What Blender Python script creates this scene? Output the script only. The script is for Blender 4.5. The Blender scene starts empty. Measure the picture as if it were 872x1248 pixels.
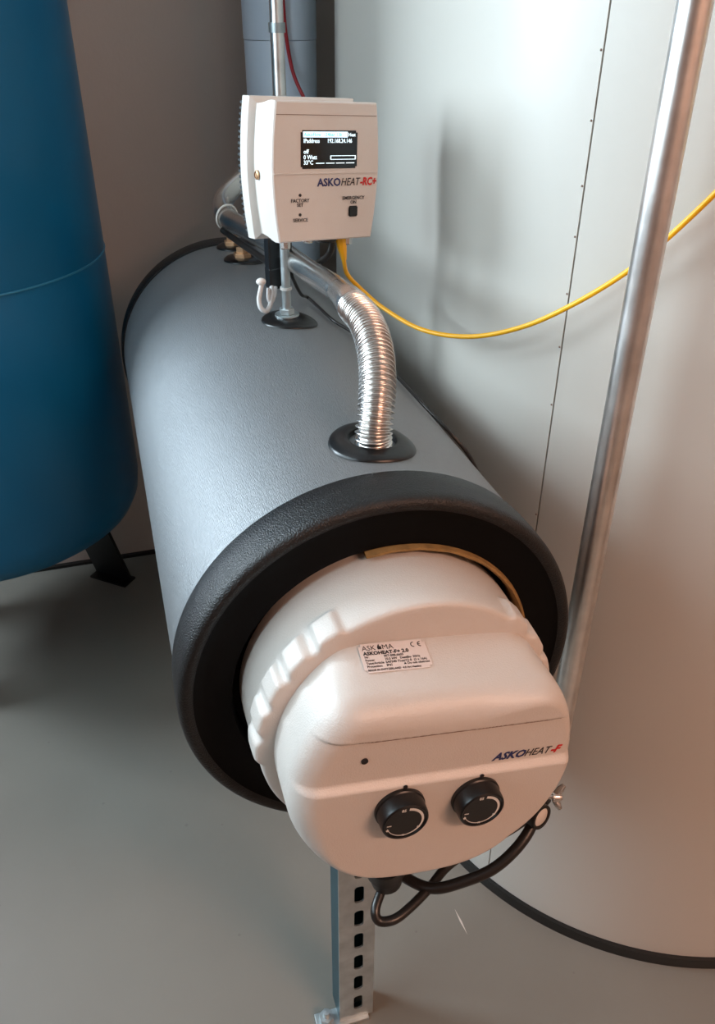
import bpy, bmesh, math, random
from mathutils import Vector, Matrix
random.seed(4)
SC = bpy.context.scene
COL = SC.collection
PI = math.pi
UP = Vector((0, 0, 0.73))        # coordinates below are relative to the lying tank's axis, 0.73 m above the floor
FLOOR, CEIL, YB, XL, XR, YF = -0.73, 1.77, 1.385, -1.35, 1.9, -2.6

# ------------------------------------------------------------------ camera
f, pitch, yaw, roll = 1015.43, 0.5562, 0.2924, 0.0062
fw = Vector((math.sin(yaw)*math.cos(pitch), math.cos(yaw)*math.cos(pitch), -math.sin(pitch)))
rt = Vector((math.cos(yaw), -math.sin(yaw), 0)); up = rt.cross(fw)
r2 = rt*math.cos(roll) + up*math.sin(roll); u2 = -rt*math.sin(roll) + up*math.cos(roll)
cd = bpy.data.cameras.new('camera'); cam = bpy.data.objects.new('camera', cd); COL.objects.link(cam)
cd.sensor_fit = 'VERTICAL'; cd.sensor_height = 36; cd.lens = 36*f/1248; cd.clip_start = 0.02
M = Matrix((r2, u2, -fw)).transposed().to_4x4(); M.translation = Vector((-0.2051, -0.5796, 0.5730)) + UP
cam.matrix_world = M
SC.camera = cam

# ------------------------------------------------------------------ world, lights, exposure
w = bpy.data.worlds.new('sky'); SC.world = w; w.use_nodes = True
bg = w.node_tree.nodes['Background']; bg.inputs[0].default_value = (0.62, 0.80, 1.0, 1); bg.inputs[1].default_value = 2.2
def area(name, loc, rot, sx, sy, energy, color):
    l = bpy.data.lights.new(name, 'AREA'); l.shape = 'RECTANGLE'; l.size = sx; l.size_y = sy
    l.energy = energy; l.color = color
    o = bpy.data.objects.new(name, l); COL.objects.link(o); o.location = Vector(loc) + UP; o.rotation_euler = rot
    return o
WY0, WY1, WZ0, WZ1 = -0.60, 0.60, 0.38, 1.50          # opening of an unseen window, added in the left wall to light the room
area('added_window_light', (XL-0.16, (WY0+WY1)/2, (WZ0+WZ1)/2), (0, -PI/2, 0), WZ1-WZ0, WY1-WY0, 17, (0.76, 0.93, 0.97))
VY0, VY1, VZ0, VZ1 = 0.74, 1.33, 0.33, 1.35        # second unseen window, added beyond the blue vessel for the tank's highlights
area('added_back_window_light', (XL-0.16, (VY0+VY1)/2, (VZ0+VZ1)/2), (0, -PI/2, 0), VZ1-VZ0, VY1-VY0, 54, (0.76, 0.90, 1.0))
area('added_lamp_light', (1.0, -1.9, CEIL-0.075), (0, 0, 0), 1.1, 0.26, 42, (1.0, 0.54, 0.37))  # unseen warm lamp, added to light the surfaces facing the camera
vs = SC.view_settings; vs.view_transform = 'Standard'; vs.look = 'None'; vs.gamma = 1; vs.exposure = 0.38; vs.use_curve_mapping = False

# ------------------------------------------------------------------ helpers
def mat(name, color, rough=0.5, metal=0.0, bump=0.0, bscale=300, var=0.0, vscale=6, spec=0.5, emit=None, estr=1.0, coat=0.0, rvar=0.0):
    m = bpy.data.materials.new(name); m.use_nodes = True; nt = m.node_tree; b = nt.nodes['Principled BSDF']
    b.inputs['Base Color'].default_value = (*color, 1); b.inputs['Roughness'].default_value = rough
    b.inputs['Metallic'].default_value = metal; b.inputs['Specular IOR Level'].default_value = spec
    b.inputs['Coat Weight'].default_value = coat
    tc = nt.nodes.new('ShaderNodeTexCoord')
    if var:
        n = nt.nodes.new('ShaderNodeTexNoise'); n.inputs['Scale'].default_value = vscale; n.inputs['Detail'].default_value = 4
        nt.links.new(tc.outputs['Object'], n.inputs['Vector'])
        r = nt.nodes.new('ShaderNodeValToRGB'); r.color_ramp.elements[0].position = 0.3; r.color_ramp.elements[1].position = 0.7
        r.color_ramp.elements[0].color = (*[c*(1-var) for c in color], 1); r.color_ramp.elements[1].color = (*[min(1, c*(1+var)) for c in color], 1)
        nt.links.new(n.outputs['Fac'], r.inputs['Fac']); nt.links.new(r.outputs['Color'], b.inputs['Base Color'])
        if rvar:
            mr = nt.nodes.new('ShaderNodeMapRange'); mr.inputs['To Min'].default_value = rough-rvar; mr.inputs['To Max'].default_value = rough+rvar
            nt.links.new(n.outputs['Fac'], mr.inputs['Value']); nt.links.new(mr.outputs['Result'], b.inputs['Roughness'])
    if bump:
        n2 = nt.nodes.new('ShaderNodeTexNoise'); n2.inputs['Scale'].default_value = bscale; n2.inputs['Detail'].default_value = 2
        nt.links.new(tc.outputs['Object'], n2.inputs['Vector'])
        bp = nt.nodes.new('ShaderNodeBump'); bp.inputs['Strength'].default_value = bump; bp.inputs['Distance'].default_value = 0.001
        nt.links.new(n2.outputs['Fac'], bp.inputs['Height']); nt.links.new(bp.outputs['Normal'], b.inputs['Normal'])
    if emit:
        b.inputs['Emission Color'].default_value = (*emit, 1); b.inputs['Emission Strength'].default_value = estr
    return m

MAT = {}
MAT['wall'] = mat('wall_paint', (0.62, 0.54, 0.48), 0.85, bump=0.3, bscale=120, var=0.05, vscale=2)
MAT['wall2'] = mat('side_wall_paint', (0.34, 0.30, 0.27), 0.9, bump=0.3, bscale=120, var=0.04)  # walls out of view, darkened to cut their bounce light
MAT['ceil'] = mat('ceiling_paint', (0.60, 0.57, 0.54), 0.9, bump=0.2, bscale=80, var=0.03)
MAT['frame'] = mat('window_frame_plastic', (0.8, 0.8, 0.8), 0.4, var=0.02)
MAT['black'] = mat('grained_black_plastic', (0.0012, 0.0013, 0.0016), 0.43, bump=1.0, bscale=650, spec=0.55)
MAT['black_matt'] = mat('matt_black_plastic', (0.0015, 0.0015, 0.0016), 0.6, bump=0.1, bscale=300, spec=0.12)
MAT['black_smooth'] = mat('black_plastic', (0.003, 0.003, 0.0035), 0.35, bump=0.1, bscale=200)
MAT['rubber'] = mat('black_rubber', (0.008, 0.008, 0.008), 0.42, bump=0.1, bscale=400)
MAT['cable'] = mat('black_cable_sheath', (0.010, 0.008, 0.007), 0.35, bump=0.1, bscale=300)
MAT['white_plastic'] = mat('textured_white_plastic', (0.61, 0.565, 0.52), 0.36, bump=0.35, bscale=700, spec=0.5)
MAT['box_plastic'] = mat('smooth_white_plastic', (0.62, 0.575, 0.53), 0.38, bump=0.1, bscale=600)
MAT['steel'] = mat('stainless_steel', (0.66, 0.63, 0.60), 0.27, metal=1, bump=0.05, bscale=60, var=0.08, vscale=25)
MAT['pipe_steel'] = mat('brushed_pipe_steel', (0.86, 0.83, 0.80), 0.33, metal=1, var=0.12, vscale=30, rvar=0.06)
MAT['zinc'] = mat('galvanised_steel', (0.50, 0.55, 0.56), 0.42, metal=0.85, var=0.18, vscale=35, rvar=0.08)
MAT['zinc_blue'] = mat('zinc_painted_reflection', (0.004, 0.065, 0.09), 0.35, metal=0.35, var=0.2, vscale=20)  # teal window reflection painted into the base colour of the zinc
MAT['brass'] = mat('dull_brass', (0.50, 0.30, 0.17), 0.4, metal=0.7, var=0.15, vscale=60)
MAT['foam'] = mat('tan_insulation_foam', (0.25, 0.145, 0.045), 0.8, bump=0.6, bscale=300, var=0.25, vscale=80)
MAT['vessel'] = mat('blue_painted_steel', (0.001, 0.105, 0.225), 0.33, bump=0.05, bscale=40, var=0.06, vscale=3, spec=0.35)
MAT['weld'] = mat('blue_weld_bead', (0.02, 0.17, 0.29), 0.4, var=0.05)
MAT['bluepipe'] = mat('pale_blue_pipe_jacket', (0.72, 0.84, 0.97), 0.4, var=0.04)
MAT['jacket'] = mat('white_sheet_jacket', (0.55, 0.525, 0.475), 0.42, bump=0.06, bscale=8, var=0.02, vscale=2)
MAT['seam'] = mat('dark_seam_line', (0.20, 0.14, 0.11), 0.7, var=0.1)  # even brown of the joint lines, joint strip and rivets
MAT['yellow'] = mat('yellow_cable_sheath', (0.90, 0.46, 0.005), 0.4, bump=0.05, bscale=100)
MAT['red'] = mat('red_cable_sheath', (0.40, 0.02, 0.03), 0.45, var=0.05)
MAT['grey_cable'] = mat('light_grey_cable_sheath', (0.55, 0.55, 0.54), 0.45, var=0.05)
MAT['nylon'] = mat('white_nylon', (0.72, 0.70, 0.66), 0.45, var=0.03)
MAT['sticker'] = mat('silver_sticker', (0.72, 0.64, 0.60), 0.35, var=0.02)
MAT['ink'] = mat('black_ink', (0.012, 0.010, 0.012), 0.5, var=0.05)
MAT['navy'] = mat('navy_ink', (0.010, 0.020, 0.11), 0.5, var=0.05)
MAT['red_ink'] = mat('red_ink', (0.55, 0.01, 0.01), 0.5, var=0.05)
MAT['white_ink'] = mat('white_ink', (0.70, 0.69, 0.66), 0.5, var=0.05)
MAT['screen'] = mat('display_glass', (0.004, 0.005, 0.008), 0.12, var=0.05)
MAT['lit'] = mat('lit_display_pixels', (0.6, 0.8, 0.9), 0.4, emit=(0.75, 0.93, 1.0), estr=1.0)
MAT['cyan_lit'] = mat('cyan_display_pixels', (0.1, 0.5, 0.7), 0.4, emit=(0.08, 0.45, 0.62), estr=0.8)
MAT['lamp'] = mat('lamp_diffuser', (0.9, 0.8, 0.7), 0.5, emit=(1.0, 0.8, 0.62), estr=4)
MAT['fins'] = mat('dark_ribbed_heatsink', (0.010, 0.016, 0.020), 0.5, var=0.1)
MAT['clear'] = mat('milky_plastic_disc', (0.65, 0.60, 0.55), 0.25, var=0.05)
MAT['scratch'] = mat('floor_scratch', (0.62, 0.56, 0.50), 0.7, var=0.05)

def floor_mat():
    m = mat('sealed_concrete', (0.19, 0.18, 0.155), 0.45, bump=0.25, bscale=45, var=0.10, vscale=2.2, rvar=0.05)
    nt = m.node_tree; b = nt.nodes['Principled BSDF']; src = b.inputs['Base Color'].links[0].from_socket
    tc = [n for n in nt.nodes if n.type == 'TEX_COORD'][0]
    v = nt.nodes.new('ShaderNodeTexVoronoi'); v.inputs['Scale'].default_value = 16
    nt.links.new(tc.outputs['Object'], v.inputs['Vector'])
    n = nt.nodes.new('ShaderNodeTexNoise'); n.inputs['Scale'].default_value = 5; nt.links.new(tc.outputs['Object'], n.inputs['Vector'])
    mu = nt.nodes.new('ShaderNodeMath'); mu.operation = 'MULTIPLY'; mu.inputs[1].default_value = 0.085
    nt.links.new(n.outputs['Fac'], mu.inputs[0])
    ls = nt.nodes.new('ShaderNodeMath'); ls.operation = 'LESS_THAN'; nt.links.new(v.outputs['Distance'], ls.inputs[0]); nt.links.new(mu.outputs[0], ls.inputs[1])
    mul = nt.nodes.new('ShaderNodeMath'); mul.operation = 'MULTIPLY'; mul.inputs[1].default_value = 0.35; nt.links.new(ls.outputs[0], mul.inputs[0])
    mx = nt.nodes.new('ShaderNodeMix'); mx.data_type = 'RGBA'; mx.inputs[7].default_value = (0.12, 0.10, 0.09, 1)
    nt.links.new(mul.outputs[0], mx.inputs[0]); nt.links.new(src, mx.inputs[6]); nt.links.new(mx.outputs[2], b.inputs['Base Color'])
    return m
MAT['floor'] = floor_mat()

def foil_mat():
    # grey foil jacket with a fine cross-hatched leather grain: two stretched noises, around and along the tank
    m = mat('grey_foil_jacket', (0.27, 0.282, 0.29), 0.40, metal=0.75, spec=0.6)
    nt = m.node_tree; b = nt.nodes['Principled BSDF']; tc = [n for n in nt.nodes if n.type == 'TEX_COORD'][0]
    outs = []
    for sc in ((1300, 140, 1300), (140, 1300, 140)):
        mp = nt.nodes.new('ShaderNodeMapping'); mp.inputs['Scale'].default_value = sc
        nt.links.new(tc.outputs['Object'], mp.inputs['Vector'])
        n = nt.nodes.new('ShaderNodeTexNoise'); n.inputs['Scale'].default_value = 1; n.inputs['Detail'].default_value = 2
        nt.links.new(mp.outputs[0], n.inputs['Vector']); outs.append(n)
    ad = nt.nodes.new('ShaderNodeMath'); ad.operation = 'ADD'
    nt.links.new(outs[0].outputs['Fac'], ad.inputs[0]); nt.links.new(outs[1].outputs['Fac'], ad.inputs[1])
    bp = nt.nodes.new('ShaderNodeBump'); bp.inputs['Strength'].default_value = 0.6; bp.inputs['Distance'].default_value = 0.0008
    nt.links.new(ad.outputs[0], bp.inputs['Height']); nt.links.new(bp.outputs['Normal'], b.inputs['Normal'])
    mr = nt.nodes.new('ShaderNodeMapRange'); mr.inputs['From Min'].default_value = 0.6; mr.inputs['From Max'].default_value = 1.4
    mr.inputs['To Min'].default_value = 0.42; mr.inputs['To Max'].default_value = 0.54
    nt.links.new(ad.outputs[0], mr.inputs['Value']); nt.links.new(mr.outputs['Result'], b.inputs['Roughness'])
    return m
MAT['foil'] = foil_mat()
def glass_mat():
    m = bpy.data.materials.new('window_glass'); m.use_nodes = True; nt = m.node_tree
    for n in list(nt.nodes):
        if n.type != 'OUTPUT_MATERIAL': nt.nodes.remove(n)
    t = nt.nodes.new('ShaderNodeBsdfTransparent'); g = nt.nodes.new('ShaderNodeBsdfGlossy'); g.inputs['Roughness'].default_value = 0.03
    mx = nt.nodes.new('ShaderNodeMixShader'); mx.inputs[0].default_value = 0.06
    nt.links.new(t.outputs[0], mx.inputs[1]); nt.links.new(g.outputs[0], mx.inputs[2])
    nt.links.new(mx.outputs[0], [n for n in nt.nodes if n.type == 'OUTPUT_MATERIAL'][0].inputs[0])
    return m
MAT['glass'] = glass_mat()

ROOTS = {}
def thing(name, label, cat, loc=(0, 0, 0), rot=None, group=None):
    o = bpy.data.objects.new(name, None); COL.objects.link(o); o.empty_display_size = 0.05
    mw = (rot.to_4x4() if rot is not None else Matrix.Identity(4)); mw.translation = Vector(loc)
    ROOTS[o.name] = mw.copy()
    m2 = mw.copy(); m2.translation += UP; o.matrix_world = m2
    o['label'] = label; o['category'] = cat
    if group: o['group'] = group
    return o
def link(name, bm, m, parent=None, smooth=True, local=False, root=None, kind=None, label=None, angle=0.6):
    me = bpy.data.meshes.new(name); bmesh.ops.recalc_face_normals(bm, faces=bm.faces) if smooth != 'keep' else None
    if parent is not None and not local:
        r = root or parent
        bm.transform(ROOTS[r.name].inverted())
    bm.to_mesh(me); bm.free(); me.materials.append(MAT[m])
    if smooth:
        me.shade_smooth()
        try: me.set_sharp_from_angle(angle=angle)
        except Exception: pass
    o = bpy.data.objects.new(name, me); COL.objects.link(o)
    if parent is not None: o.parent = parent
    else: o.location = UP
    if kind: o['kind'] = kind
    if label: o['label'] = label
    return o
def tag(o, label, cat, group=None):
    o['label'] = label; o['category'] = cat
    if group: o['group'] = group
    return o
def box(bm, a, b, bevel=0.0, M=None):
    r = bmesh.ops.create_cube(bm, size=1); vs_ = r['verts']
    s = Vector([b[i]-a[i] for i in range(3)]); c = Vector([(b[i]+a[i])/2 for i in range(3)])
    for v in vs_: v.co = Vector((v.co.x*s.x, v.co.y*s.y, v.co.z*s.z)) + c
    if bevel:
        es = list({e for v in vs_ for e in v.link_edges})
        rr = bmesh.ops.bevel(bm, geom=es, offset=bevel, segments=3, affect='EDGES', profile=0.5)
        vs_ = list({v for v in rr['verts']} | {v for v in vs_ if v.is_valid})
    if M is not None:
        for v in vs_: v.co = M @ v.co
    return vs_
def frame_to(axis):
    a = Vector(axis).normalized(); t = Vector((0, 0, 1)) if abs(a.z) < 0.9 else Vector((1, 0, 0))
    x = a.cross(t).normalized(); y = a.cross(x)
    return x, y, a
def lathe(bm, prof, c, axis, n=64, a0=0, a1=2*PI, cap=False):
    """prof: (radius, height along axis)"""
    x, y, a = frame_to(axis); c = Vector(c); full = abs(a1-a0-2*PI) < 1e-6; m = n if full else n+1
    rings = []
    for r, h in prof:
        rings.append([bm.verts.new(c + a*h + (x*math.cos(a0+(a1-a0)*i/n) + y*math.sin(a0+(a1-a0)*i/n))*max(r, 1e-5)) for i in range(m)])
    for p, q in zip(rings, rings[1:]):
        for i in range(n):
            j = (i+1) % m
            bm.faces.new((p[i], p[j], q[j], q[i]))
    return rings
def cr(pts, n=12):
    pts = [Vector(p) for p in pts]; P = [2*pts[0]-pts[1]] + pts + [2*pts[-1]-pts[-2]]; out = []
    for i in range(1, len(P)-2):
        for k in range(n):
            t = k/n; a, b, c, d = P[i-1:i+3]
            out.append(0.5*((2*b) + (c-a)*t + (2*a-5*b+4*c-d)*t*t + (3*b-a-3*c+d)*t**3))
    out.append(pts[-1]); return out
def sweep(bm, pts, rad, n=16, caps=True):
    """pts: points, rad: number or list"""
    k = len(pts); rad = rad if isinstance(rad, (list, tuple)) else [rad]*k
    tang = [(pts[min(i+1, k-1)]-pts[max(i-1, 0)]).normalized() for i in range(k)]
    x, y, a = frame_to(tang[0]); rings = []
    for i in range(k):
        if i:
            q = tang[i-1].rotation_difference(tang[i]); x = q @ x
            x = (x - tang[i]*x.dot(tang[i])).normalized()
        y = tang[i].cross(x)
        rings.append([bm.verts.new(pts[i] + (x*math.cos(2*PI*j/n) + y*math.sin(2*PI*j/n))*rad[i]) for j in range(n)])
    for p, q in zip(rings, rings[1:]):
        for j in range(n): bm.faces.new((p[j], p[(j+1) % n], q[(j+1) % n], q[j]))
    if caps:
        bm.faces.new(rings[0][::-1]); bm.faces.new(rings[-1])
    return rings
def resample(pts, step):
    out = [pts[0].copy()]; acc = 0
    for a, b in zip(pts, pts[1:]):
        L = (b-a).length; 
        while acc + L >= step and L > 1e-9:
            t = (step-acc)/L; a = a.lerp(b, t); out.append(a.copy()); L = (b-a).length; acc = 0
        acc += L
    return out
def hexnut(bm, c, axis, r, h, n=6):
    rings = lathe(bm, [(r*0.0, 0), (r, 0), (r, h), (r*0.0, h)], c, axis, n)
def text_bm(s, size, M, bold=0.0, shear=0.0, align='LEFT', spacing=1.0, ext=0.00015, sx=1.0):
    c = bpy.data.curves.new('t', 'FONT'); c.body = s; c.size = size; c.offset = bold; c.shear = shear; c.align_x = align
    c.space_character = spacing; c.extrude = ext; c.resolution_u = 2
    o = bpy.data.objects.new('t', c); COL.objects.link(o)
    dg = bpy.context.evaluated_depsgraph_get(); me = bpy.data.meshes.new_from_object(o.evaluated_get(dg))
    bpy.data.objects.remove(o); bpy.data.curves.remove(c)
    bm = bmesh.new(); bm.from_mesh(me); bpy.data.meshes.remove(me)
    bm.transform(M @ Matrix.Diagonal((sx, 1, 1, 1)))
    return bm
def merge(*bms):
    a = bms[0]
    for b in bms[1:]:
        me = bpy.data.meshes.new('x'); b.to_mesh(me); a.from_mesh(me); b.free(); bpy.data.meshes.remove(me)
    return a
def sstep(a, b, x):
    t = min(1, max(0, (x-a)/(b-a))); return t*t*(3-2*t)

# ------------------------------------------------------------------ the room
bm = bmesh.new(); box(bm, (XL-0.2, YF-0.2, FLOOR-0.1), (XR+0.2, YB+0.2, FLOOR)); fl = link('floor', bm, 'floor', smooth=False, kind='structure')
bm = bmesh.new(); box(bm, (XL-0.2, YF-0.2, CEIL), (XR+0.2, YB+0.2, CEIL+0.1)); link('ceiling', bm, 'ceil', smooth=False, kind='structure')
bm = bmesh.new(); box(bm, (XL-0.2, YB, FLOOR), (XR+0.2, YB+0.15, CEIL)); link('wall_back', bm, 'wall', smooth=False, kind='structure')
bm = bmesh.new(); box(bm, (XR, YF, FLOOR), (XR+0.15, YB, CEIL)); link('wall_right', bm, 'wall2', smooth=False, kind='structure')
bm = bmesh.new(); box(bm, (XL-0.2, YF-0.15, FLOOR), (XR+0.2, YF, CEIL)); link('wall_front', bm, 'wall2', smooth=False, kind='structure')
bm = bmesh.new()
box(bm, (XL-0.15, YF, FLOOR), (XL, WY0, CEIL)); box(bm, (XL-0.15, WY1, FLOOR), (XL, VY0, CEIL)); box(bm, (XL-0.15, VY1, FLOOR), (XL, YB, CEIL))
box(bm, (XL-0.15, WY0, FLOOR), (XL, WY1, WZ0)); box(bm, (XL-0.15, WY0, WZ1), (XL, WY1, CEIL))
box(bm, (XL-0.15, VY0, FLOOR), (XL, VY1, VZ0)); box(bm, (XL-0.15, VY0, VZ1), (XL, VY1, CEIL))
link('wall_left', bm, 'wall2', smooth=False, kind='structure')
for nm, Y0_, Y1_, Z0_, Z1_ in (('window_added_1', WY0, WY1, WZ0, WZ1), ('window_added_2', VY0, VY1, VZ0, VZ1)):  # frames and panes of the two added, unseen windows
    bm = bmesh.new()
    for a, b in (((Y0_, Z0_), (Y1_, Z0_+0.04)), ((Y0_, Z1_-0.04), (Y1_, Z1_)), ((Y0_, Z0_+0.04), (Y0_+0.04, Z1_-0.04)), ((Y1_-0.04, Z0_+0.04), (Y1_, Z1_-0.04))):
        box(bm, (XL-0.11, a[0], a[1]), (XL-0.05, b[0], b[1]), 0.004)
    wn = link(nm, bm, 'frame', smooth=False, kind='structure')
    bm = bmesh.new(); box(bm, (XL-0.08, Y0_+0.04, Z0_+0.04), (XL-0.074, Y1_-0.04, Z1_-0.04))
    pane = link('pane', bm, 'glass', None, smooth=False); pane.parent = wn; pane.location = (0, 0, 0)
bm = bmesh.new(); box(bm, (XL, YB-0.012, FLOOR), (0.10, YB, FLOOR+0.008)); link('dark_strip_back', bm, 'rubber', smooth=False, kind='structure')  # low black strip along the foot of the back wall
# a long pale scratch and two chips in the floor coating
bm = bmesh.new()
def scr(a, b, wd):
    a = Vector((*a, FLOOR+0.0004)); b = Vector((*b, FLOOR+0.0004)); d = (b-a).normalized(); s = Vector((-d.y, d.x, 0))*wd
    m_ = (a+b)/2
    bm.faces.new([bm.verts.new(p) for p in (a, m_-s, b, m_+s)])
scr((0.196, 0.173), (0.199, 0.125), 0.0016); scr((0.215, 0.215), (0.216, 0.209), 0.0012)
sc_ = link('scratch', bm, 'scratch', smooth=False); sc_.parent = fl; sc_.location = (0, 0, 0)
lampo = thing('added_ceiling_lamp', 'warm rectangular ceiling lamp added behind the camera, out of the picture', 'lamp', (1.0, -1.9, CEIL-0.06))  # unseen fixture, added to carry the warm area light
bm = bmesh.new(); box(bm, (0.43, -2.05, CEIL-0.05), (1.57, -1.75, CEIL), 0.006); link('housing', bm, 'frame', lampo, smooth=False)
bm = bmesh.new(); box(bm, (0.46, -2.02, CEIL-0.06), (1.54, -1.78, CEIL-0.05)); link('diffuser', bm, 'lamp', lampo, smooth=False)

# ------------------------------------------------------------------ lying tank
R = 0.2
tank = thing('storage_tank', 'horizontal cylindrical hot water tank in grey foil with black end caps', 'water tank', (0, 0.5, FLOOR))
bm = bmesh.new()
lathe(bm, [(R, 0.045 + 0.868*i/30) for i in range(31)], (0, 0, 0), (0, 1, 0), 160)
link('jacket', bm, 'foil', tank)
bm = bmesh.new()
RC = 0.203
lathe(bm, [(R-0.002, 0.052), (RC-0.001, 0.0525), (RC, 0.051), (RC+0.0005, 0.03), (RC, 0.012), (RC-0.0007, 0.0075), (RC-0.0022, 0.0038), (RC-0.0048, 0.0013), (RC-0.0082, 0.0003), (RC-0.0115, 0.0010),
           (RC-0.0145, 0.0032)], (0, 0, 0), (0, 1, 0), 160)
link('front_end_cap', bm, 'black', tank, angle=1.0)
bm = bmesh.new()
lathe(bm, [(RC-0.0145, 0.0032), (RC-0.018, 0.0052), (RC-0.026, 0.0062), (0.165, 0.0062), (0.156, 0.0052), (0.1525, 0.005), (0.151, 0.008), (0.1505, 0.03), (0.12, 0.031)], (0, 0, 0), (0, 1, 0), 160)
link('cap_face', bm, 'black_matt', tank, angle=1.0, label='matt black recessed face of the front end cap')
bm = bmesh.new()
lathe(bm, [(R-0.002, 0.908), (RC-0.001, 0.9075), (RC, 0.909), (RC+0.0005, 0.93), (RC, 0.947), (RC-0.004, 0.955), (RC-0.012, 0.96), (0.12, 0.958), (0.0001, 0.958)], (0, 0, 0), (0, 1, 0), 128)
link('rear_end_cap', bm, 'black', tank, angle=1.0)
bm = bmesh.new()
rings = lathe(bm, [(0.1435, 0.03), (0.1437, 0.002), (0.1455, -0.001), (0.1478, -0.0005), (0.149, 0.004), (0.1495, 0.03)], (0.0035, 0, 0.0030), (0, 1, 0), 90)
for v in bm.verts:
    pass
# keep only the arc that shows, upper right of the heater
dl = [fc for fc in bm.faces if not (14 < math.degrees(math.atan2(fc.calc_center_median().z, fc.calc_center_median().x)) < 97)]
bmesh.ops.delete(bm, geom=dl, context='FACES')
for v in bm.verts:
    d = Vector((v.co.x, v.co.z)); v.co.y += 0.0008*math.sin(d.x*240+d.y*90)
link('insulation_ring', bm, 'foam', tank, label='tan insulation foam showing around the heater')
def rosette(cx, cy, r, hole, h, name='rosette', parent=None):
    bm = bmesh.new(); prof = [(1.0, 0.0005), (0.985, h*0.35), (0.95, h*0.55), (0.8, h*0.85), (0.65, h), (hole/r+0.04, h*1.02), (hole/r+0.01, h*0.9), (hole/r, 0.001), (hole/r*0.98, -0.010)]
    rings = []; n = 72
    for k, hh in prof:
        ring = []
        for i in range(n):
            a = 2*PI*i/n; x = cx + r*k*math.cos(a); y = cy + r*k*math.sin(a)
            ring.append(bm.verts.new((x, y, math.sqrt(R*R - x*x) + hh)))
        rings.append(ring)
    for p, q in zip(rings, rings[1:]):
        for i in range(n): bm.faces.new((p[i], p[(i+1) % n], q[(i+1) % n], q[i]))
    # dark floor of the socket
    bm.faces.new(rings[-1])
    return link(name, bm, 'black_smooth', parent, angle=0.9)
rosette(0.019, 0.116, 0.0435, 0.0235, 0.006, parent=tank)
rosette(0.020, 0.492, 0.038, 0.009, 0.005, parent=tank)
rosette(0.014, 0.806, 0.034, 0.010, 0.005, parent=tank)
rosette(0.012, 0.888, 0.032, 0.010, 0.005, parent=tank)
for cx, cy in ((0.011, 0.806), (0.008, 0.888)):
    bm = bmesh.new()
    lathe(bm, [(0.0001, 0.0), (0.0150, 0.0), (0.0150, 0.010), (0.0142, 0.011), (0.0001, 0.011)], (cx, cy, 0.200), (0, 0, 1), 6)
    lathe(bm, [(0.0095, 0.010), (0.0095, 0.019), (0.0085, 0.020), (0.0001, 0.020)], (cx, cy, 0.200), (0, 0, 1), 4)
    link('brass_plug', bm, 'brass', tank, angle=0.3)

# ------------------------------------------------------------------ slotted steel stand under the tank
stand = thing('slotted_post_stand', 'galvanised slotted steel post standing on the floor under the heater', 'stand', (-0.013, 0.06, FLOOR))
def slotted_post(x0, x1, y0, y1, z0, z1, nm):
    t = 0.0025; bm = bmesh.new()
    # front plate with a column of rounded slots
    sx0, sx1 = x0 + (x1-x0)*0.42, x0 + (x1-x0)*0.68; pitch_, sh = 0.0520, 0.034
    def face(x, y, z): return bm.verts.new((x, y, z))
    zc = -0.4245
    slots = []
    k = -40
    while True:
        zz = zc - pitch_*k
        if zz - sh/2 < z0+0.012: break
        if zz + sh/2 < z1-0.012: slots.append(zz)
        k += 1
    slots.sort()
    def quad(a, b, c, d, yy):
        return bm.faces.new([bm.verts.new((p[0], yy, p[1])) for p in (a, b, c, d)])
    quad((x0, z0), (sx0, z0), (sx0, z1), (x0, z1), y0); quad((sx1, z0), (x1, z0), (x1, z1), (sx1, z1), y0)
    prev = z0; rr = (sx1-sx0)/2*0.75
    for zz in slots:
        a, b = zz-sh/2, zz+sh/2
        quad((sx0, prev), (sx1, prev), (sx1, a), (sx0, a), y0)
        # corner fillets
        for (cx, cz, sx_, sz_) in ((sx0, a, 1, 1), (sx1, a, -1, 1), (sx0, b, 1, -1), (sx1, b, -1, -1)):
            arc = [(cx + sx_*rr*(1-math.cos(t_)), cz + sz_*rr*(1-math.sin(t_))) for t_ in [PI/2*i/5 for i in range(6)]]
            bm.faces.new([bm.verts.new((cx, y0, cz))] + [bm.verts.new((p[0], y0, p[1])) for p in arc])
        prev = b
    quad((sx0, prev), (sx1, prev), (sx1, z1), (sx0, z1), y0)
    bmesh.ops.remove_doubles(bm, verts=bm.verts, dist=1e-5)
    bmesh.ops.recalc_face_normals(bm, faces=bm.faces)
    for fc in bm.faces:
        if fc.normal.y > 0: fc.normal_flip()
    g = bmesh.ops.extrude_face_region(bm, geom=list(bm.faces))
    for v in [e for e in g['geom'] if isinstance(e, bmesh.types.BMVert)]: v.co.y += t
    o = link(nm, bm, 'zinc', stand, smooth=False)
    bm = bmesh.new()
    box(bm, (x0, y0+t, z0), (x0+t, y1, z1)); box(bm, (x1-t, y0+t, z0), (x1, y1, z1)); box(bm, (x0+t, y1-t, z0), (x1-t, y1, z1))
    link('side_channel', bm, 'zinc_blue', stand, smooth=False, label='side walls of the post with a blue-green reflection painted into the colour')
slotted_post(-0.038, 0.013, 0.05, 0.091, FLOOR+0.006, -0.222, 'slotted_plate')
slotted_post(-0.038, 0.013, 0.80, 0.841, FLOOR+0.006, -0.222, 'slotted_plate')
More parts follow.
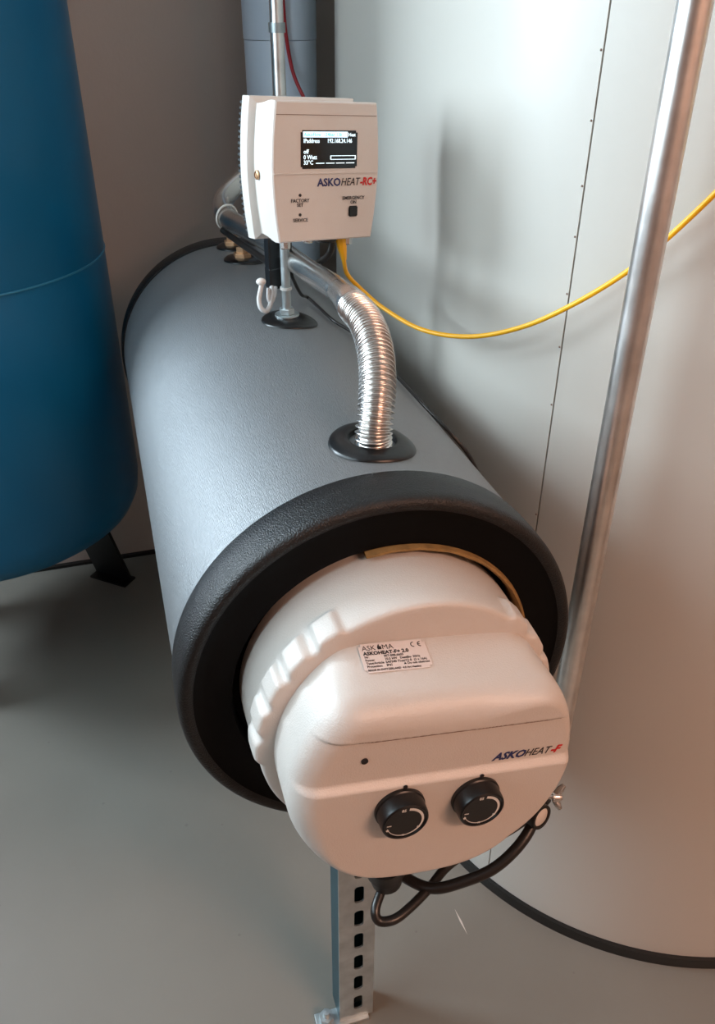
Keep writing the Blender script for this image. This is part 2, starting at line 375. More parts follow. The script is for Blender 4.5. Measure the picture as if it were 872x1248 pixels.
for y in (0.07, 0.82):
    bm = bmesh.new(); box(bm, (-0.072, y-0.026, FLOOR), (0.006, y+0.002, FLOOR+0.006), 0.001)
    link('foot_plate', bm, 'zinc', stand, smooth=False)
    bm = bmesh.new(); hexnut(bm, (-0.056, y-0.010, FLOOR+0.006), (0, 0, 1), 0.011, 0.009); lathe(bm, [(0.005, 0.009), (0.005, 0.02), (0.0001, 0.0205)], (-0.056, y-0.010, FLOOR+0.006), (0, 0, 1), 16)
    link('bolt', bm, 'zinc', stand, angle=0.4)
    # saddle the tank lies in
    bm = bmesh.new(); n = 24; t = 0.004
    for s in (0, 1):
        pass
    rows = []
    for i in range(n+1):
        a = math.radians(-125 + 70*i/n)
        rows.append([bm.verts.new((rr_*math.cos(a), yy, rr_*math.sin(a))) for rr_, yy in ((0.2045, y-0.02), (0.2045, y+0.02), (0.2095, y+0.02), (0.2095, y-0.02))])
    for p, q in zip(rows, rows[1:]):
        for j in range(4): bm.faces.new((p[j], p[(j+1) % 4], q[(j+1) % 4], q[j]))
    bm.faces.new(rows[0]); bm.faces.new(rows[-1])
    box(bm, (-0.06, y-0.02, -0.228), (0.035, y+0.02, -0.205))
    link('saddle', bm, 'zinc', stand, angle=0.4)

# ------------------------------------------------------------------ heater head on the tank's front end
HR = math.radians(7.5)
ROTH = Matrix.Rotation(HR, 3, 'Y')          # leans clockwise seen from the front
heater = thing('heater_head', 'large white plastic heater head with two black knobs on the tank front', 'heater', (0, 0, 0), ROTH)
def H(x, y, z): return Vector((x, y, z))
bm = bmesh.new(); n = 480
lug_c = [121.5+7.5-0.0, 136.2+7.5, 150.0+7.5, 164.0+7.5, 178.0+7.5]
lugs = [c for c in lug_c] + [180-c for c in lug_c]
def lug(a):
    s = 0
    for c in lugs:
        d = abs((a-c+180) % 360 - 180); s = max(s, sstep(6.6, 3.2, d))
    return s
prof = [(0.1425, 0.020), (0.1423, 0.004), (0.1420, -0.010), (0.1416, -0.022), (0.1412, -0.032)] + [(0.1412-0.0001*i, -0.0335-0.0015*i) for i in range(1, 8)] + [(0.1402, -0.052), (0.1398, -0.060), (0.1392, -0.0645), (0.1378, -0.0675), (0.1355, -0.0685), (0.130, -0.0686), (0.120, -0.0686), (0.098, -0.0684)]
rings = []
for r, y in prof:
    lw = sstep(-0.034, -0.043, y); ring = []
    for i in range(n):
        a = 360*i/n; rr = r + 0.0048*lug(a)*lw*(1 if r > 0.1345 else 0.5 if r > 0.125 else 0)
        ring.append(bm.verts.new((rr*math.cos(math.radians(a)), y, rr*math.sin(math.radians(a)))))
    rings.append(ring)
for p, q in zip(rings, rings[1:]):
    for i in range(n): bm.faces.new((p[i], p[(i+1) % n], q[(i+1) % n], q[i]))
link('drum', bm, 'white_plastic', heater, local=True, angle=1.2)

YFACE = -0.137; HX = 0.004
def face_off(z):                              # relief of the front face
    rec = 0.0030*sstep(0.0592, 0.0578, z)     # recessed below the shoulder
    step = -0.0062*sstep(0.0125, 0.0045, z)    # lower plate stands proud
    return rec + step
def outline(th, Rr, zt, zb):
    c, s = math.cos(th), math.sin(th); t = Rr**-22
    if s > 1e-4: t += (zt/s)**-22
    if s < -1e-4: t += (zb/-s)**-22
    return t**(-1/22)
bm = bmesh.new(); n = 720
ringdef = []
for y, ins, zt, Rr in ((-0.060, 0, 0.1035, 0.131), (-0.0685, 0, 0.1035, 0.131), (-0.080, 0, 0.1005, 0.131), (-0.095, 0, 0.0965, 0.131), (-0.108, 0, 0.0930, 0.131)):
    ringdef.append((y, ins, zt, Rr, 0.125))
FR = 0.026
for i in range(1, 13):
    a = PI/2*i/12; zt = 0.0925 - 0.006*(i/12)
    ringdef.append((-0.111 - FR*math.sin(a), FR*(1-math.cos(a))*0.9, zt, 0.131, 0.125 + 0.002*(i/12)))
rings = []
def headpoint(th, d):
    y, ins, zt, Rr, zb = d
    q = outline(th, Rr, zt, zb) - ins*(1-0.5*max(sstep(0.35, 0.85, -math.sin(th)), sstep(0.3, 0.9, math.cos(th))))
    return q
for d in ringdef:
    ring = []
    for i in range(n):
        th = 2*PI*i/n; q = headpoint(th, d); kf = max(0.0, (-0.1115-d[0])/0.0255)**1.4; ring.append(bm.verts.new((q*math.cos(th)+HX, d[0] + face_off(q*math.sin(th))*kf, q*math.sin(th))))
    rings.append(ring)
last = ringdef[-1]; NI = 70
for k in range(1, NI+1):
    s = 1 - k/NI; ring = []
    if k == NI: break
    for i in range(n):
        th = 2*PI*i/n; q = headpoint(th, last)*s; z = q*math.sin(th)
        wgt = 1.0
        ring.append(bm.verts.new((q*math.cos(th)+HX, YFACE + face_off(z)*wgt, z)))
    rings.append(ring)
for p, q in zip(rings, rings[1:]):
    for i in range(n): bm.faces.new((p[i], p[(i+1) % n], q[(i+1) % n], q[i]))
c = bm.verts.new((HX, YFACE+face_off(0), 0))
for i in range(n): bm.faces.new((rings[-1][i], rings[-1][(i+1) % n], c))
link('cover', bm, 'white_plastic', heater, local=True, angle=1.3)
# fine dark joint line under the shoulder
bm = bmesh.new(); sweep(bm, [Vector((x, YFACE+0.0005, 0.0588 + (0.0006 if abs(x-0.014) > 0.085 else 0))) for x in [-0.078+0.184*i/30 for i in range(31)]], 0.00055, 8)
link('joint_line', bm, 'seam', heater, local=True)
# knobs
FY = YFACE - 0.0062 + 0.0030
def knob(x, z):
    bm = bmesh.new()
    lathe(bm, [(0.0225, 0.0), (0.0225, 0.003), (0.0215, 0.0040), (0.0212, 0.014), (0.0205, 0.0162), (0.0190, 0.0172), (0.0182, 0.0166), (0.0180, 0.0158), (0.0001, 0.0158)], (x, FY, z), (0, -1, 0), 72)
    k = link('knob', bm, 'black_smooth', heater, local=True, angle=0.5)
    bm = bmesh.new(); yy = FY - 0.0160
    N = 60; prev = None
    for i in range(N+1):                       # tapering white scale, thick at the top, thin at lower left
        a = math.radians(85 - 245*i/N); wd = 0.0024*(1-i/N)**1.2 + 0.0005
        o_ = 0.0165; a1 = bm.verts.new((x + o_*math.cos(a), yy, z + o_*math.sin(a))); a2 = bm.verts.new((x + (o_-wd)*math.cos(a), yy, z + (o_-wd)*math.sin(a)))
        if prev: bm.faces.new((prev[0], a1, a2, prev[1]))
        prev = (a1, a2)
    M_ = lambda px, pz: Matrix.Translation((px, yy, pz)) @ Matrix.Rotation(PI/2, 4, 'X')
    bm = merge(bm, text_bm('85', 0.0042, M_(x-0.0055, z+0.0128), bold=0.0001, ext=0.0001), 
               text_bm('40', 0.0032, M_(x-0.0015, z-0.0170), ext=0.0001), text_bm('60', 0.0032, M_(x+0.0115, z-0.0090), ext=0.0001))
    box(bm, (x-0.0162, yy-0.0001, z-0.0030), (x-0.0122, yy, z-0.0019))
    lathe(bm, [(0.0014, 0), (0.0001, 0.0001)], (x-0.0150, yy, z-0.0078), (0, -1, 0), 14)
    s = link('dial_print', bm, 'white_ink', k, smooth=False, local=True)
    bm = bmesh.new(); lathe(bm, [(0.0020, 0), (0.0020, 0.0007), (0.0001, 0.0008)], (x+0.0015, FY, z+0.0243), (0, -1, 0), 20)
    link('indicator_dot', bm, 'ink', heater, local=True)
knob(-0.0318, -0.0190); knob(0.0392, -0.0190)
bm = bmesh.new(); lathe(bm, [(0.0030, -0.001), (0.0030, 0.0008), (0.0022, 0.0010), (0.0001, 0.0006)], (-0.0690, YFACE+0.0026, 0.0360), (0, -1, 0), 24)
link('screw_hole', bm, 'ink', heater, local=True)
def front_text(s, size, x, z, m, bold=0, shear=0, y=YFACE+0.0029, spacing=1.0, sx=1.0):
    return text_bm(s, size, Matrix.Translation((x, y, z)) @ Matrix.Rotation(PI/2, 4, 'X'), bold=bold, shear=shear, spacing=spacing, sx=sx)
def logo(parts, width, M_, parent, ext=0.00012):
    xs = []; bms = []; x = 0.0; raw = []
    for t_, m_, b_, sh_, sx_, lab in parts:
        b0_ = text_bm(t_, 1.0, Matrix.Identity(4), bold=0, shear=0, sx=sx_, ext=0)
        mn = min(v.co.x for v in b0_.verts); mx_ = max(v.co.x for v in b0_.verts); b0_.free()
        x += 0.06 if t_[0] == '-' else 0.0; raw.append((x-mn, sx_)); x += mx_-mn+0.10
    k = width/x
    for (t_, m_, b_, sh_, sx_, lab), (ox, _) in zip(parts, raw):
        link('lettering', text_bm(t_, k, M_ @ Matrix.Translation((ox*k, 0, 0)), bold=b_, shear=sh_, sx=sx_, ext=ext), m_, parent, smooth=False, local=True, label=lab)
RX = Matrix.Rotation(PI/2, 4, 'X')
logo([('ASKO', 'navy', 0.00040, 0.35, 1.0, None), ('HEAT', 'ink', 0.0, 0.35, 0.85, None), ('-F', 'red_ink', 0.00045, 0.35, 0.9, 'red ending of the name on the heater')],
     0.0660, Matrix.Translation((0.0510, YFACE+0.0027, 0.0152)) @ RX, heater)
# rating plate on the sloping top
top_s = math.atan2(0.0035, 0.013)             # slope of the flat
LBL = Matrix.Translation((0, -0.0, 0))
def topM(x, v, lift=0.0003):                  # v runs from the rear edge towards the front
    y = -0.0685 - v*math.cos(0.262); z = 0.1035 - v*math.sin(0.262)*0.98
    return Matrix.Translation((x, y, z + lift)) @ Matrix.Rotation(0.262, 4, 'X')
bm = bmesh.new(); a = 0.0275
b0 = topM(-0.0655, 0.0300)
vsx = box(bm, (0, 0, 0), (0.0600, 0.0285, 0.0003))
bmesh.ops.bevel(bm, geom=[e for e in bm.edges if abs(e.verts[0].co.z-e.verts[1].co.z) > 1e-5], offset=0.0025, segments=4, affect='EDGES')
bm.transform(b0); plate = link('rating_label', bm, 'sticker', heater, smooth=False, local=True)
def lt(s, size, x, y, bold=0, sx=1.0): return text_bm(s, size, b0 @ Matrix.Translation((x, y, 0.0004)), bold=bold, ext=0.00006, sx=sx)
tb = [lt('ASK', 0.0068, 0.0028, 0.0218), lt('MA', 0.0068, 0.0205, 0.0218, sx=1.05), lt('ASKOHEAT-F+ 2.0', 0.0046, 0.0028, 0.0172, 0.0002, sx=1.1)]
rows = [('Nr.', '007-008-6603', ''), ('Power', '10.5 kW   Destillo:', '50Hz'), ('Type/Article', 'SAP340 71xx/12 0', '(3 x 16A)'), ('Protection', 'IP41', '')]
for i, (p_, q_, s_) in enumerate(rows):
    yy = 0.0142 - 0.0031*i
    tb += [lt(p_, 0.0031, 0.003, yy, 0.00006), lt(q_, 0.0031, 0.020, yy, 0.00008)]
    if s_: tb.append(lt(s_, 0.0031, 0.045, yy, 0.00006))
tb += [lt('Do not obstruct', 0.0030, 0.0385, 0.0052, 0.00008), lt('MADE IN SWITZERLAND  4.0 Art Heating', 0.0026, 0.003, 0.0014, 0.00008)]
bm = merge(*tb)
def tri(cx, cy, s):
    bm.faces.new([bm.verts.new(b0 @ Vector((cx+dx*s, cy+dy*s, 0.0005))) for dx, dy in ((-1, 0), (1, 0), (0, 1.7))])
tri(0.0365, 0.0052, 0.0013)
# flame shaped emblem between the letters
pts = [(-.9, -1), (.9, -1), (1.0, 0), (.6, .8), (.15, .3), (.1, 1.7), (-.6, .9), (-1.0, .0)]
bm.faces.new([bm.verts.new(b0 @ Vector((0.0183+x*0.0019, 0.0240+y*0.0021, 0.0005))) for x, y in pts])
# conformity mark: two open rings
def arc(cx, cy, r, a0, a1, t):
    N = 20; prev = None
    for i in range(N+1):
        a = math.radians(a0+(a1-a0)*i/N); p = bm.verts.new(b0 @ Vector((cx+r*math.cos(a), cy+r*math.sin(a), 0.0005))); q = bm.verts.new(b0 @ Vector((cx+(r-t)*math.cos(a), cy+(r-t)*math.sin(a), 0.0005)))
        if prev: bm.faces.new((prev[0], p, q, prev[1]))
        prev = (p, q)
arc(0.0490, 0.0240, 0.0026, 80, 280, 0.0008); arc(0.0552, 0.0240, 0.0026, 80, 280, 0.0008)
bm.faces.new([bm.verts.new(b0 @ Vector((x, y, 0.0005))) for x, y in ((0.0530, 0.0236), (0.0550, 0.0236), (0.0550, 0.0244), (0.0530, 0.0244))])
link('print', bm, 'ink', plate, smooth='keep', local=True)
# cable gland below, side gland with milky disc, wing nut
bm = bmesh.new()
lathe(bm, [(0.0001, -0.01), (0.019, -0.01), (0.019, 0.004), (0.0165, 0.006), (0.0165, 0.010), (0.0150, 0.022), (0.011, 0.027), (0.007, 0.028), (0.0001, 0.028)], (-0.0365, -0.118, -0.126), (0.1, 0.05, -1), 20)
link('cable_gland', bm, 'rubber', heater, local=False, angle=0.4)
bm = bmesh.new(); ax = Vector((0.35, -0.85, 0.15))
lathe(bm, [(0.0001, -0.006), (0.0125, -0.006), (0.0130, 0.004), (0.0125, 0.006), (0.0100, 0.006), (0.0098, 0.004), (0.0001, 0.004)], (0.1150, -0.124, -0.0975), ax, 32)
sg = link('side_gland', bm, 'rubber', heater)
bm = bmesh.new(); lathe(bm, [(0.0001, 0.0055), (0.0080, 0.0055), (0.0096, 0.0045), (0.0096, 0.003)], (0.1150, -0.124, -0.0975), ax, 32)
link('milky_disc', bm, 'clear', sg, root=heater)
bm = bmesh.new(); wc = Vector((0.1335, -0.117, -0.0865)); ax = Vector((0.9, -0.35, 0.05)).normalized()
lathe(bm, [(0.0025, -0.014), (0.0025, 0.0), (0.0052, 0.0), (0.0050, 0.006), (0.0030, 0.009), (0.0001, 0.0095)], wc, ax, 20)
for s in (-1, 1):                                  # wings
    side = Vector((0.2, 0.3, 0.93)).normalized()*s
    pts = [wc + ax*0.002 + side*0.003, wc + ax*0.006 + side*0.008, wc + ax*0.009 + side*0.0125]
    sweep(bm, pts, [0.0026, 0.0036, 0.0022], 12)
link('wing_nut', bm, 'brass' if False else 'steel', heater)

# ------------------------------------------------------------------ power cables of the heater
def cable(name, pts, r, m, label, cat, n=12, step=0.0, group=None):
    bm = bmesh.new(); P = cr(pts, 10); sweep(bm, P, r, n)
    return tag(link(name, bm, m), label, cat, group)
cable('power_cable', [(-0.0335, -0.1165, -0.150), (-0.042, -0.124, -0.153), (-0.052, -0.137, -0.159), (-0.050, -0.144, -0.166), (-0.036, -0.146, -0.167), (-0.018, -0.139, -0.167), (0.008, -0.124, -0.168), (0.034, -0.105, -0.172), (0.070, -0.095, -0.166), (0.100, -0.100, -0.148), (0.124, -0.105, -0.122), (0.134, -0.108, -0.100)],
      0.0047, 'cable', 'dark brown cable looping from the gland under the heater', 'cable')
cable('power_cable', [(-0.028, -0.085, -0.160), (-0.010, -0.110, -0.166), (0.010, -0.128, -0.164), (0.037, -0.134, -0.157), (0.068, -0.136, -0.146), (0.096, -0.130, -0.130), (0.116, -0.118, -0.116), (0.122, -0.106, -0.104)],
      0.0055, 'cable', 'thick black cable curving under the heater to the round side gland', 'cable')
cable('control_cable', [(0.010, -0.075, -0.150), (0.030, -0.095, -0.155), (0.055, -0.100, -0.150), (0.090, -0.090, -0.125), (0.128, -0.085, -0.095), (0.1425, -0.095, -0.066), (0.1440, -0.070, -0.030)],
      0.0042, 'cable', 'thin black cable behind the heater, climbing along its right side', 'cable')

# ------------------------------------------------------------------ ribbed steel pipe over the tank
pipe = thing('corrugated_pipe', 'shiny stainless pipe with a ribbed bend rising from the tank top', 'pipe', (0.018, 0.112, 0.19))
path = cr([(0.019, 0.108, 0.178), (0.018, 0.108, 0.196), (0.018, 0.109, 0.214), (0.023, 0.118, 0.236), (0.031, 0.140, 0.258), (0.038, 0.173, 0.276), (0.042, 0.215, 0.286), (0.042, 0.262, 0.288)], 20)
P = resample(path, 0.00055); rad = []
PIT = 0.0051
for i in range(len(P)):
    ph = (i*0.00055 % PIT)/PIT; rad.append(0.0150 + 0.0036*(0.5+0.5*math.cos(2*PI*ph))**2.2)
bm = bmesh.new(); sweep(bm, P, rad, 40); link('ribbed_section', bm, 'steel', pipe, angle=3)
P2 = cr([(0.042, 0.258, 0.2885), (0.043, 0.300, 0.288), (0.043, 0.351, 0.284), (0.036, 0.460, 0.276), (0.022, 0.605, 0.272), (0.006, 0.715, 0.269), (-0.007, 0.785, 0.267), (-0.0125, 0.832, 0.272), (-0.004, 0.865, 0.284), (0.022, 0.891, 0.300), (0.062, 0.912, 0.318), (0.097, 0.926, 0.342), (0.110, 0.930, 0.380)], 14)
k = len(P2); rad = []
for i in range(k):
    d = (P2[i]-P2[0]).length; r = 0.0172 - 0.0030*sstep(0.01, 0.06, d) + 0.0022*sstep(0.35, 0.6, d)
    if 0.120 < P2[i].y-0.0 < 0.0: r += 0
    r -= 0.0008*math.exp(-((P2[i].y-0.325)/0.006)**2)
    rad.append(r)
bm = bmesh.new(); sweep(bm, P2, rad, 40); link('smooth_section', bm, 'steel', pipe, angle=3)
bm = bmesh.new(); lathe(bm, [(0.0185, 0), (0.0195, 0.001), (0.0195, 0.02), (0.0185, 0.021), (0.012, 0.021)], (0.110, 0.930, 0.372), (0, 0, 1), 8); link('coupling_nut', bm, 'steel', pipe, angle=0.3)
bm = bmesh.new(); lathe(bm, [(0.0112, 0.385), (0.0112, CEIL)], (0.110, 0.930, 0), (0, 0, 1), 40); link('riser', bm, 'pipe_steel', pipe)
bm = bmesh.new(); lathe(bm, [(0.0112, 0), (0.0135, 0), (0.0135, 0.014), (0.0112, 0.014)], (0.110, 0.930, 0.520), (0, 0, 1), 32); link('pipe_clip', bm, 'zinc', pipe, angle=0.4)
# nylon tie round the bend
bm = bmesh.new(); c = Vector((-0.010, 0.805, 0.2685)); ax = Vector((-0.3, 0.85, 0.15)).normalized(); x_, y_, a_ = frame_to(ax)
sweep(bm, [c + (x_*math.cos(2*PI*i/40) + y_*math.sin(2*PI*i/40)*1.05)*0.0185 for i in range(41)], 0.0016, 8, caps=False)
tie = tag(link('cable_tie', bm, 'nylon'), 'white nylon tie looped round the steel pipe bend left of the controller', 'cable tie')

# ------------------------------------------------------------------ control box on its threaded rod
rod = thing('threaded_rod', 'thin zinc rod screwed into the tank top, carrying the controller', 'rod', (0.018, 0.497, 0.2))
bm = bmesh.new(); sweep(bm, [Vector((0.018, 0.497, 0.195)), Vector((0.018, 0.497, 0.455))], 0.0060, 20); link('shaft', bm, 'zinc', rod)
bm = bmesh.new(); lathe(bm, [(0.0001, 0), (0.0165, 0.0), (0.0165, 0.0018), (0.0001, 0.0018)], (0.018, 0.497, 0.2046), (0, 0, 1), 40); link('washer', bm, 'zinc', rod, angle=0.4)
bm = bmesh.new(); lathe(bm, [(0.0001, 0), (0.0098, 0), (0.0104, 0.001), (0.0104, 0.007), (0.0098, 0.008), (0.0001, 0.008)], (0.018, 0.497, 0.2066), (0, 0, 1), 6); link('hex_nut', bm, 'zinc', rod, angle=0.3)
bm = bmesh.new(); lathe(bm, [(0.0061, 0), (0.0078, 0.0), (0.0078, 0.0035), (0.0061, 0.0035)], (0.018, 0.497, 0.2395), (0, 0, 1), 32); link('nylon_tie', bm, 'nylon', rod, angle=0.4)

def rotm(yw, pt, rl): return (Matrix.Rotation(yw, 3, 'Z') @ Matrix.Rotation(pt, 3, 'X') @ Matrix.Rotation(rl, 3, 'Y'))
ctrl = thing('controller_box', 'white wall-box controller with small lit display, mounted above the tank', 'controller', (0.0305, 0.470, 0.3945), rotm(0.270, -0.066, 0.068))
HB, D = 0.1480, 0.0755
def halfw(v):                # barrel outline: v from -1 (bottom) to 1 (top)
    return 0.0705 - 0.0052*max(0, v)**2 - 0.0065*max(0, -v+0.1)**1.8
def loft(sections, name, m, parent, nz=40, cap=True):
    """sections: (scale_w, y, extra_top, extra_bottom); outline is barrel with rounded corners"""
    bm = bmesh.new(); rings = []
    for ins, y, et, eb in sections:
        pts = []
        for i in range(nz+1):
            v = -1 + 2*i/nz; z = v*HB/2; z = z + (et if v > 0 else eb)*abs(v)
            pts.append((halfw(v)-ins, z - (ins*v)))
        out = [(x, z) for x, z in pts] + [(-x, z) for x, z in reversed(pts)]
        rings.append([bm.verts.new((x, y, z)) for x, z in out])
    n = len(rings[0])
    for p, q in zip(rings, rings[1:]):
        for i in range(n): bm.faces.new((p[i], p[(i+1) % n], q[(i+1) % n], q[i]))
    if cap:
        for ring in (rings[0], rings[-1]):
            for i in range(nz):       # quads across
                a, b = ring[i], ring[i+1]; c_, d_ = ring[n-2-i], ring[n-1-i]
                bm.faces.new((a, b, c_, d_))
    return link(name, bm, m, parent, local=True, angle=0.35)
loft([(0.006, 0.0, 0, 0), (-0.0025, 0.0, 0.0, 0.0), (-0.0030, -0.003, 0, 0), (-0.0026, -0.018, 0, 0), (0.0002, -0.0205, 0, 0), (0.0040, -0.0225, 0, 0), (0.0046, -0.0245, 0, 0), (0.0040, -0.032, 0, 0), (0.0030, -0.044, 0, 0), (0.0014, -0.055, 0, 0), (0.0004, -0.066, 0, 0), (0.0008, -D+0.0015, 0, 0), (0.0022, -D, 0, 0)], 'housing', 'box_plastic', ctrl)
# ribbed heat sink behind
bm = bmesh.new()
for i in range(24):
    z = -HB/2+0.004 + (HB-0.008)*i/23; v = 2*z/HB; hw = halfw(v)+0.0005
    box(bm, (-hw, 0.0005, z-0.0017), (hw, 0.011, z+0.0017), 0.0008)
box(bm, (-0.058, 0.0, -HB/2+0.004), (0.058, 0.006, HB/2-0.002))
link('heat_sink', bm, 'fins', ctrl, local=True, smooth=False)
FYB = -D - 0.0001
def fr(x0, z0, x1, z1, name, m, dy=0.0006, bev=0, label=None, parent=None):
    bm = bmesh.new(); box(bm, (x0, FYB-dy, z0), (x1, FYB+0.0004, z1))
    if bev: bmesh.ops.bevel(bm, geom=[e for e in bm.edges if abs(e.verts[0].co.y-e.verts[1].co.y) > 1e-5], offset=bev, segments=4, affect='EDGES')
    return link(name, bm, m, parent or ctrl, smooth=False, local=True, label=label)
fr(-0.0640, 0.0594, 0.0640, 0.0600, 'joint_line', 'seam', 0.0002)
fr(-0.0680, -0.0005, 0.0680, 0.0009, 'raised_line', 'box_plastic', 0.0008)
SX0, SX1, SZ0, SZ1 = -0.0345, 0.0390, 0.0050, 0.0445
dsp = fr(SX0, SZ0, SX1, SZ1, 'display', 'screen', 0.0004, 0.0020)
def bt(s, size, x, z, bold=0, shear=0, align='LEFT', sx=1.0, dy=0.0006, sp=1.0):
    return text_bm(s, size, Matrix.Translation((x, FYB-dy, z)) @ Matrix.Rotation(PI/2, 4, 'X'), bold=bold, shear=shear, align=align, ext=0.0001, sx=sx, spacing=sp)
SW = SX1-SX0
bm = bmesh.new()
def scr_box(u0, v0, u1, v1, dy=0.0008): box(bm, (SX0+u0*SW, FYB-dy, SZ0+v0*(SZ1-SZ0)), (SX0+u1*SW, FYB-0.0003, SZ0+v1*(SZ1-SZ0)))
scr_box(0.04, 0.82, 0.82, 0.965)
for u in (0.26, 0.44, 0.62, 0.80): scr_box(u, 0.135, u+0.15, 0.155)
scr_box(0.52, 0.33, 0.97, 0.345); scr_box(0.52, 0.235, 0.97, 0.25); scr_box(0.515, 0.24, 0.53, 0.34); scr_box(0.96, 0.24, 0.975, 0.34)
B = 0.00007
bm = merge(bm, bt('Heat', 0.0050, SX0+0.835*SW, SZ0+0.0335, B, sx=0.95), bt('IPaddress', 0.0062, SX0+0.045*SW, SZ0+0.0268, B, sx=0.86), bt('192.168.24.146', 0.0062, SX0+0.455*SW, SZ0+0.0268, B, sx=0.86),
           bt('off', 0.0062, SX0+0.045*SW, SZ0+0.0158, B), bt('0 Watt', 0.0062, SX0+0.045*SW, SZ0+0.0100, B, sx=0.95), bt('33°C', 0.0062, SX0+0.045*SW, SZ0+0.0045, B, sx=0.95))
link('display_text', bm, 'lit', dsp, smooth=False, local=True)
link('display_text', bt('AskoFlow  ::24bar 13b', 0.0054, SX0+0.05*SW, SZ0+0.0335, 0.0001, dy=0.00095, sx=1.0), 'cyan_lit', dsp, smooth=False, local=True, label='pale blue writing in the lit top bar')
logo([('ASKO', 'navy', 0.00030, 0.0, 1.0, None), ('HEAT', 'ink', 0.0, 0.28, 0.85, None), ('-RC+', 'red_ink', 0.00040, 0.15, 0.85, 'red ending of the name on the controller')],
     0.0800, Matrix.Translation((-0.0130, FYB-0.0004, -0.0135)) @ RX, ctrl)
for rows_ in ((('FACTORY', -0.0355, -0.0300), ('SET', -0.0355, -0.0347)), (('SERVICE', -0.0350, -0.0510),), (('EMERGENCY', 0.0355, -0.0290), ('ON', 0.0355, -0.0338))):
    bm = merge(*[bt(t_, 0.0054, x_, z_, 0.00007, align='CENTER', sx=0.98) for t_, x_, z_ in rows_])
    link('lettering', bm, 'ink', ctrl, smooth=False, local=True)
for z in (-0.0225, -0.0435):
    bm = bmesh.new(); lathe(bm, [(0.0017, 0), (0.0017, 0.0006), (0.0001, 0.0006)], (-0.0355, FYB, z), (0, -1, 0), 20); link('pin_hole', bm, 'ink', ctrl, local=True)
bm = bmesh.new(); box(bm, (0.0290, FYB-0.0022, -0.0480), (0.0410, FYB, -0.0360)); bmesh.ops.bevel(bm, geom=list(bm.edges), offset=0.001, segments=2, affect='EDGES')
link('emergency_button', bm, 'black_smooth', ctrl, local=True, smooth=False)
# side screw
bm = bmesh.new(); lathe(bm, [(0.0052, -0.001), (0.0052, 0.0006), (0.0036, 0.0016), (0.0034, 0.0002), (0.0018, 0.0002), (0.0018, 0.0012), (0.0001, 0.0012)], (-halfw(-0.05)+0.0020, -0.0330, -0.004), (-1, 0, 0), 28)
link('side_screw', bm, 'brass', ctrl, local=True, angle=0.4)
# connectors on the underside
ZB = -HB/2
for x, y, r, h, nseg, m in ((-0.0440, -0.055, 0.0062, 0.010, 8, 'steel'), (-0.0120, -0.050, 0.0068, 0.005, 24, 'steel'), (0.0430, -0.050, 0.0070, 0.010, 10, 'steel')):
    bm = bmesh.new(); lathe(bm, [(r*1.15, -0.002), (r*1.15, 0.002), (r, 0.002), (r, h-0.0015), (r*0.9, h), (0.0001, h)], (x, y, ZB), (0, 0, -1), nseg); link('connector', bm, m, ctrl, local=True, angle=0.3)
bm = bmesh.new(); lathe(bm, [(0.0001, -0.002), (0.0140, -0.002), (0.0140, 0.003), (0.011, 0.0055), (0.0001, 0.0055)], (0.0130, -0.050, ZB), (0, 0, -1), 24); link('cable_gland', bm, 'rubber', ctrl, local=True, angle=0.4)

cable('network_cable', [(0.0735, 0.424, 0.318), (0.0765, 0.426, 0.303), (0.081, 0.436, 0.287), (0.090, 0.452, 0.266), (0.111, 0.463, 0.243), (0.132, 0.425, 0.226), (0.158, 0.352, 0.220), (0.1915, 0.283, 0.232), (0.225, 0.222, 0.261), (0.256, 0.177, 0.297), (0.286, 0.1385, 0.338), (0.306, 0.113, 0.374), (0.330, 0.086, 0.421), (0.352, 0.060, 0.47), (0.395, 0.020, 0.56), (0.46, -0.05, 0.66), (0.55, -0.17, 0.95), (0.58, -0.22, 1.35), (0.58, -0.22, 1.768)],
      0.0028, 'yellow', 'yellow network cable hanging from the controller across the white tank', 'cable')
bm = bmesh.new(); Pb = [Vector(p) for p in ((0.0730, 0.4235, 0.3225), (0.0750, 0.4245, 0.310), (0.0775, 0.4270, 0.300), (0.0795, 0.431, 0.292))]
sweep(bm, Pb, [0.0066, 0.0062, 0.0046, 0.0036], 8)
bo = link('plug_boot', bm, 'yellow', angle=0.4); 
nc = bpy.data.objects['network_cable']; bo.parent = nc; bo.location = (0, 0, 0)
cable('sensor_cable', [(0.0620, 0.424, 0.318), (0.0625, 0.430, 0.305), (0.060, 0.444, 0.292), (0.051, 0.466, 0.279), (0.040, 0.490, 0.272), (0.031, 0.508, 0.270), (0.0275, 0.512, 0.275)],
      0.0040, 'cable', 'black cable looping from under the controller to its rod', 'cable')
cable('sensor_cable', [(0.0275, 0.506, 0.300), (0.0275, 0.506, 0.262), (0.036, 0.525, 0.240), (0.052, 0.555, 0.212), (0.071, 0.590, 0.1945), (0.087, 0.515, 0.1850), (0.109, 0.480, 0.1745), (0.1205, 0.400, 0.1668), (0.1275, 0.345, 0.1610), (0.1345, 0.270, 0.1550), (0.150, 0.230, 0.1390), (0.172, 0.215, 0.1100), (0.195, 0.21, 0.062)],
      0.0024, 'cable', 'thin black cable lying along the right flank of the grey tank', 'cable')
cable('sensor_cable', [(-0.019, 0.800, 0.250), (-0.010, 0.775, 0.245), (0.000, 0.700, 0.247), (0.010, 0.620, 0.250), (0.016, 0.555, 0.254)],
      0.0050, 'cable', 'black cable tucked under the smooth part of the steel pipe', 'cable')
